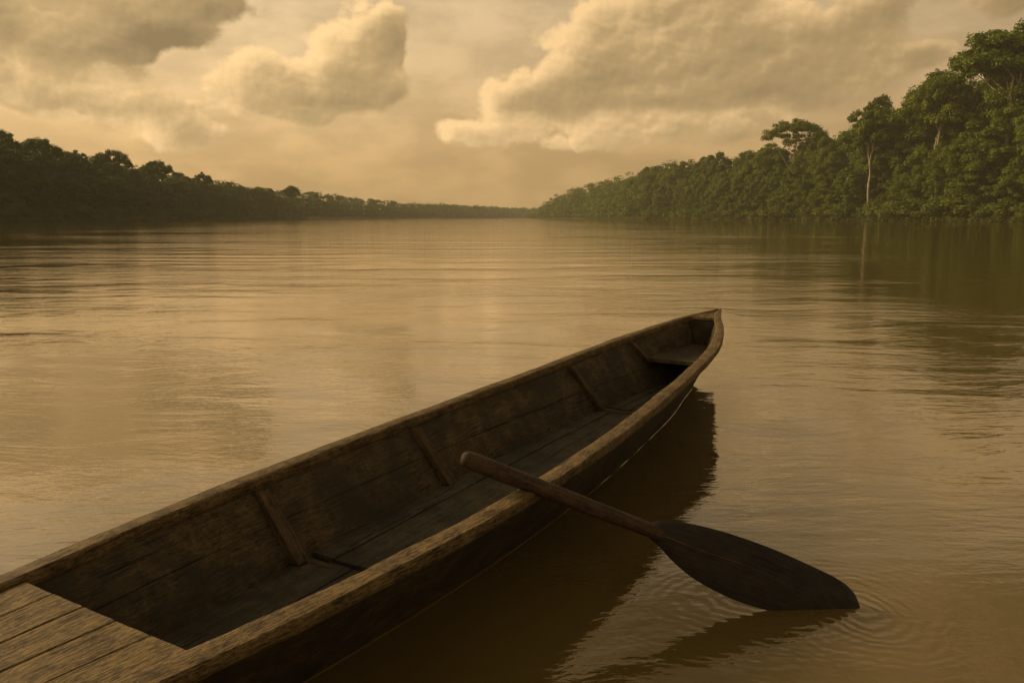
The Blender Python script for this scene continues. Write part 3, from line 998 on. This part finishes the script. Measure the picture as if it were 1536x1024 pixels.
special('emergentr', 1480, 243, 0, 50, 'tallest emergent tree on the right bank, broad feathery crown on two pale trunks', 'emergent_tree', wide=1.15, var=0)
special('umbrellar', 1180, 372, 0, 181, 'flat-topped umbrella tree standing above the right bank canopy, thin pale trunk', 'umbrella_tree', wide=1.15, var=1)
special('emergentr', 1296, 292, 0, 146, 'tree with a domed crown and pale forked trunk halfway along the right bank', 'emergent_tree', wide=.9, var=2)
special('emergentr', 1392, 260, 0, 104, 'tree with a bright pale leaning trunk between the two tallest crowns on the right', 'emergent_tree', wide=.9, var=1)

G_R1 = 'low bushes along the right waterline'
G_R2 = 'lower canopy trees on the right bank'
G_R3 = 'middle canopy trees on the right bank'
G_R4 = 'upper canopy trees on the right bank'
G_L1 = 'low bushes along the left waterline'
G_L2 = 'lower canopy trees on the left bank'
G_L3 = 'upper canopy trees on the left bank'
LAB = {
    G_R1: 'low bushy olive shrub at the foot of the right forest wall by the water',
    G_R2: 'leafy green tree hung with creepers in the lower right forest wall',
    G_R3: 'dense round green tree in the middle of the right forest wall',
    G_R4: 'tall dark green tree on the skyline of the right forest',
    G_L1: 'low dark shrub at the water edge of the left forest',
    G_L2: 'shaded dark green tree in the lower left forest wall',
    G_L3: 'dark spreading tree on the skyline of the left forest',
}
def row(fn, side, y0, y1, inland, step, Hfn, keys, group, name, cat, wide=(.9, 1.25), part_names=('crown', 'trunk')):
    y = y0; n = 0
    while y < y1:
        # spacing measured along the sight so far trees do not crowd
        st = step * (1 + .0 * y)
        yy = y + random.uniform(-.35, .35) * st
        inn = inland * random.uniform(.75, 1.25) + random.uniform(-1, 1)
        x = fn(yy) + side * inn
        if all((x - gx) ** 2 + (yy - gy) ** 2 > (gr * (1.0 if inland < 20 else 1.6)) ** 2 for gx, gy, gr in GAPS):
            H = Hfn(x, yy)
            if H > 1:
                plant(random.choice(keys), x, yy, H, name, LAB[group], cat, group, random.uniform(*wide), part_names=part_names)
                n += 1
        y += st * random.uniform(.8, 1.2)
    return n
SKY = [(-600, 120), (-200, 165), (0, 196), (40, 210), (75, 214), (130, 230), (180, 232), (245, 250), (300, 266), (350, 274), (400, 281), (450, 283), (500, 292), (560, 298), (620, 305), (700, 309), (770, 312),
       (785, 325), (800, 304), (840, 290), (880, 278), (920, 268), (960, 256), (1000, 246), (1040, 233), (1090, 226), (1130, 216), (1165, 205), (1210, 200), (1240, 186), (1280, 172), (1320, 160), (1350, 130), (1390, 106), (1430, 98), (1480, 84), (1536, 72), (1800, 30), (2600, 10)]
SKR = [q for q in SKY if q[0] >= 785]
SKL = [q for q in SKY if q[0] < 785] + [(900, 313), (2600, 312)]
def skyline(x, y):
    """height above the water that reaches the photo's skyline from a place"""
    y = max(y, 60)
    px = 768 + x / y * F_PX * math.cos(PITCH) / .985
    px = max(-600, min(2600, px))
    T = SKR if (y < 1040 and x > -60) else SKL
    py = float(np.interp(px, [q[0] for q in T], [q[1] for q in T]))
    return CAM_H + (326 - py) / F_PX * y / math.cos(PITCH) * .985
def HR(frac, jit=.12):
    def f(x, y):
        top = skyline(x, y) * frac * (1 + random.uniform(-jit, jit))
        return max(3.0, top - ground_z(x, y))
    return f
HL = HR
cnt = 0
cnt += row(right_x, 1, 188, 520, 3.0, 7.5, lambda x, y: random.uniform(4.5, 10), ['bushr'], G_R1, 'riverside_bush', 'bush', (.9, 1.4), ('foliage', 'stem'))
cnt += row(right_x, 1, 186, 560, 8, 8.5, HR(.42, .25), ['columnr', 'columnr', 'domer'], G_R2, 'rainforest_tree', 'tree', (1.0, 1.4))
cnt += row(right_x, 1, 184, 600, 16, 9.5, HR(.68, .15), ['columnr', 'domer', 'columnr'], G_R3, 'rainforest_tree', 'tree', (.85, 1.15))
cnt += row(right_x, 1, 180, 640, 27, 10.0, HR(.97, .06), ['domer', 'columnr', 'domer'], G_R4, 'rainforest_tree', 'tree', (.85, 1.15))
cnt_r = cnt
# --- left bank
for px, dep, top, key, lab, wd, vr in (
    (14, 232, 193, 'umbrellal', 'tall tree with a rounded open crown at the far left edge of the left forest', .75, 0),
    (76, 250, 207, 'umbrellal', 'dark tree with a ragged crown, second tall one on the left skyline', .8, 1),
    (128, 276, 226, 'umbrellal', 'low flat crown between two taller trees on the left skyline', .7, 2),
    (180, 290, 225, 'umbrellal', 'airy umbrella-shaped tree with sky showing through, on the left skyline', .85, 0),
    (246, 330, 240, 'umbrellal', 'spreading tree with a lopsided feathery crown on the left skyline', .8, 1),
    (312, 372, 258, 'umbrellal', 'small round-topped tree rising above the left skyline', .6, 2),
    (442, 470, 278, 'umbrellal', 'lone dark crown rising above the hazy middle part of the left forest', .7, 0)):
    special(key, px, dep, 0, top, lab, 'emergent_tree', wide=wd, var=vr)
cnt = 0
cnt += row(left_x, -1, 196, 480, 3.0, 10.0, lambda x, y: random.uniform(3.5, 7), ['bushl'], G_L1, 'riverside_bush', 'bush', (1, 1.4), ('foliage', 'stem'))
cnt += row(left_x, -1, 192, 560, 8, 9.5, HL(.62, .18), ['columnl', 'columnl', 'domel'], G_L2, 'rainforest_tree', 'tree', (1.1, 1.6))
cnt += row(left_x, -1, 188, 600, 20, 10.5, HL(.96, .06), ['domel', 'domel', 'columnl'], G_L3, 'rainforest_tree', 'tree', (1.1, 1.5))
print('TREES right', cnt_r, 'left', cnt)

# --- far forest: crowns no longer separable
def far_forest(name, fn, side, BY, BH, y0, y1, rows, step, mat, rad, lsz, per, dirscale=1.0):
    C = []; Rr = []
    y = y0
    while y < y1:
        dx = slope_x(fn, y); ln = math.hypot(1, dx)
        for (inl, fr) in rows:
            yy = y + random.uniform(-step, step)
            o = inl * random.uniform(.7, 1.3)
            x = fn(yy) + side * o * ln
            gz = max(0.2, ground_z(x, yy))
            top = skyline(x, yy) * fr * random.uniform(.86, 1.02) if inl < 60 else 10
            top = max(top, gz + 3)
            n = max(2, int((top - gz) / (rad * 1.0)))
            a = rad * random.uniform(.7, 1.3)
            for k in range(n):
                z = gz + (top - gz) * (k + .5) / n
                C.append((x + random.uniform(-a, a) * .6, yy + random.uniform(-a, a), z)); Rr.append(a * random.uniform(.75, 1.15))
        y += step / ln
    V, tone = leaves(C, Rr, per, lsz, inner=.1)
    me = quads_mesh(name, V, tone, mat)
    o = link(bpy.data.objects.new(name, me))
    tag(o, kind='stuff')
    return o, len(V)
o, n0_ = far_forest('forest_understory', right_x, 1, RBy, RBh, 110, 575, ((24, .50), (38, .84)), 3.4, M_LEAF, 3.2, .75, 70)
tag(o, 'mass of foliage filling the gaps between the trees of the right bank', 'forest')
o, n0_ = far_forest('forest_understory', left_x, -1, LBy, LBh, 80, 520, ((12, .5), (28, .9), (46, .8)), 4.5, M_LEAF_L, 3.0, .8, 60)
tag(o, 'mass of foliage filling the gaps between the trees of the left bank', 'forest')
o, n1 = far_forest('far_forest', right_x, 1, RBy, RBh, 570, 1003, ((4, .35), (10, .5), (18, .68), (30, .85), (44, .98)), 5.0, M_LEAF, 3.4, 1.0, 80)
tag(o, 'distant forest tapering to a point at the end of the right bank', 'forest')
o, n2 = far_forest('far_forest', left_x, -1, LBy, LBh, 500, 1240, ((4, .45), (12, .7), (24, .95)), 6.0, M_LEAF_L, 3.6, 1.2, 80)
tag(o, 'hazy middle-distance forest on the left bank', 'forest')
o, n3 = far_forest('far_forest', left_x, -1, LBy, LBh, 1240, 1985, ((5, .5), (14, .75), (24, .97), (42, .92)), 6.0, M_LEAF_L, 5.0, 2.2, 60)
tag(o, 'pale low forest closing the river bend in the far distance', 'forest')

# reeds and creepers at the waterline
def fringe(name, fn, side, y0, y1, step, mat, lab):
    C = []; Rr = []
    y = y0
    while y < y1:
        x = fn(y) + side * random.uniform(-1.8, 2.5)
        C.append((x, y + random.uniform(-1, 1), random.uniform(.1, .9))); Rr.append(random.uniform(.7, 1.7))
        y += step * random.uniform(.5, 1.4)
    V, tone = leaves(C, Rr, 70, .42, flat=.8)
    V[:, :, 2] = np.maximum(V[:, :, 2], .01)
    o = link(bpy.data.objects.new(name, quads_mesh(name, V, tone, mat)))
    tag(o, lab, 'undergrowth', kind='stuff')
fringe('undergrowth', right_x, 1, 170, 700, 1.1, M_LEAF_B, 'low creepers and grass overhanging the right waterline')
fringe('undergrowth', left_x, -1, 180, 620, 1.3, M_LEAF_L, 'low dark creepers and grass along the left waterline')
print('FAR', n1, n2, n3)

# ------------------------------------------------------------------ haze
def build_haze():
    m = bpy.data.materials.new('river_haze'); m.use_nodes = True
    t = NT(m.node_tree)
    for n in list(m.node_tree.nodes):
        if n.type == 'BSDF_PRINCIPLED': m.node_tree.nodes.remove(n)
    out = [n for n in m.node_tree.nodes if n.type == 'OUTPUT_MATERIAL'][0]
    v = t.node('ShaderNodeVolumePrincipled')
    v.inputs['Color'].default_value = (.96, .93, .80, 1)
    v.inputs['Density'].default_value = .00020
    v.inputs['Anisotropy'].default_value = 0.0
    t.l.new(v.outputs[0], out.inputs['Volume'])
    x0, x1, y0, y1, z0, z1 = -715, 715, -275, 2262, -3.2, 75
    V = [(x0, y0, z0), (x1, y0, z0), (x1, y1, z0), (x0, y1, z0), (x0, y0, z1), (x1, y0, z1), (x1, y1, z1), (x0, y1, z1)]
    F = [(0, 3, 2, 1), (4, 5, 6, 7), (0, 1, 5, 4), (1, 2, 6, 5), (2, 3, 7, 6), (3, 0, 4, 7)]
    o = mesh_obj('haze', V, F, m, smooth=False)
    tag(o, 'thin warm haze over the river', 'haze', kind='stuff')
build_haze()

# ------------------------------------------------------------------ render settings
vs = SC.view_settings
vs.view_transform = 'Standard'; vs.look = 'None'; vs.exposure = 0.1; vs.gamma = 1; vs.use_curve_mapping = False
SC.render.engine = 'CYCLES'
cy = SC.cycles
cy.use_denoising = True
cy.max_bounces = 6; cy.diffuse_bounces = 3; cy.glossy_bounces = 3; cy.transmission_bounces = 2
cy.volume_bounces = 1; cy.transparent_max_bounces = 4
cy.caustics_reflective = False; cy.caustics_refractive = False
cy.use_adaptive_sampling = True; cy.adaptive_threshold = .015
SC.render.film_transparent = False
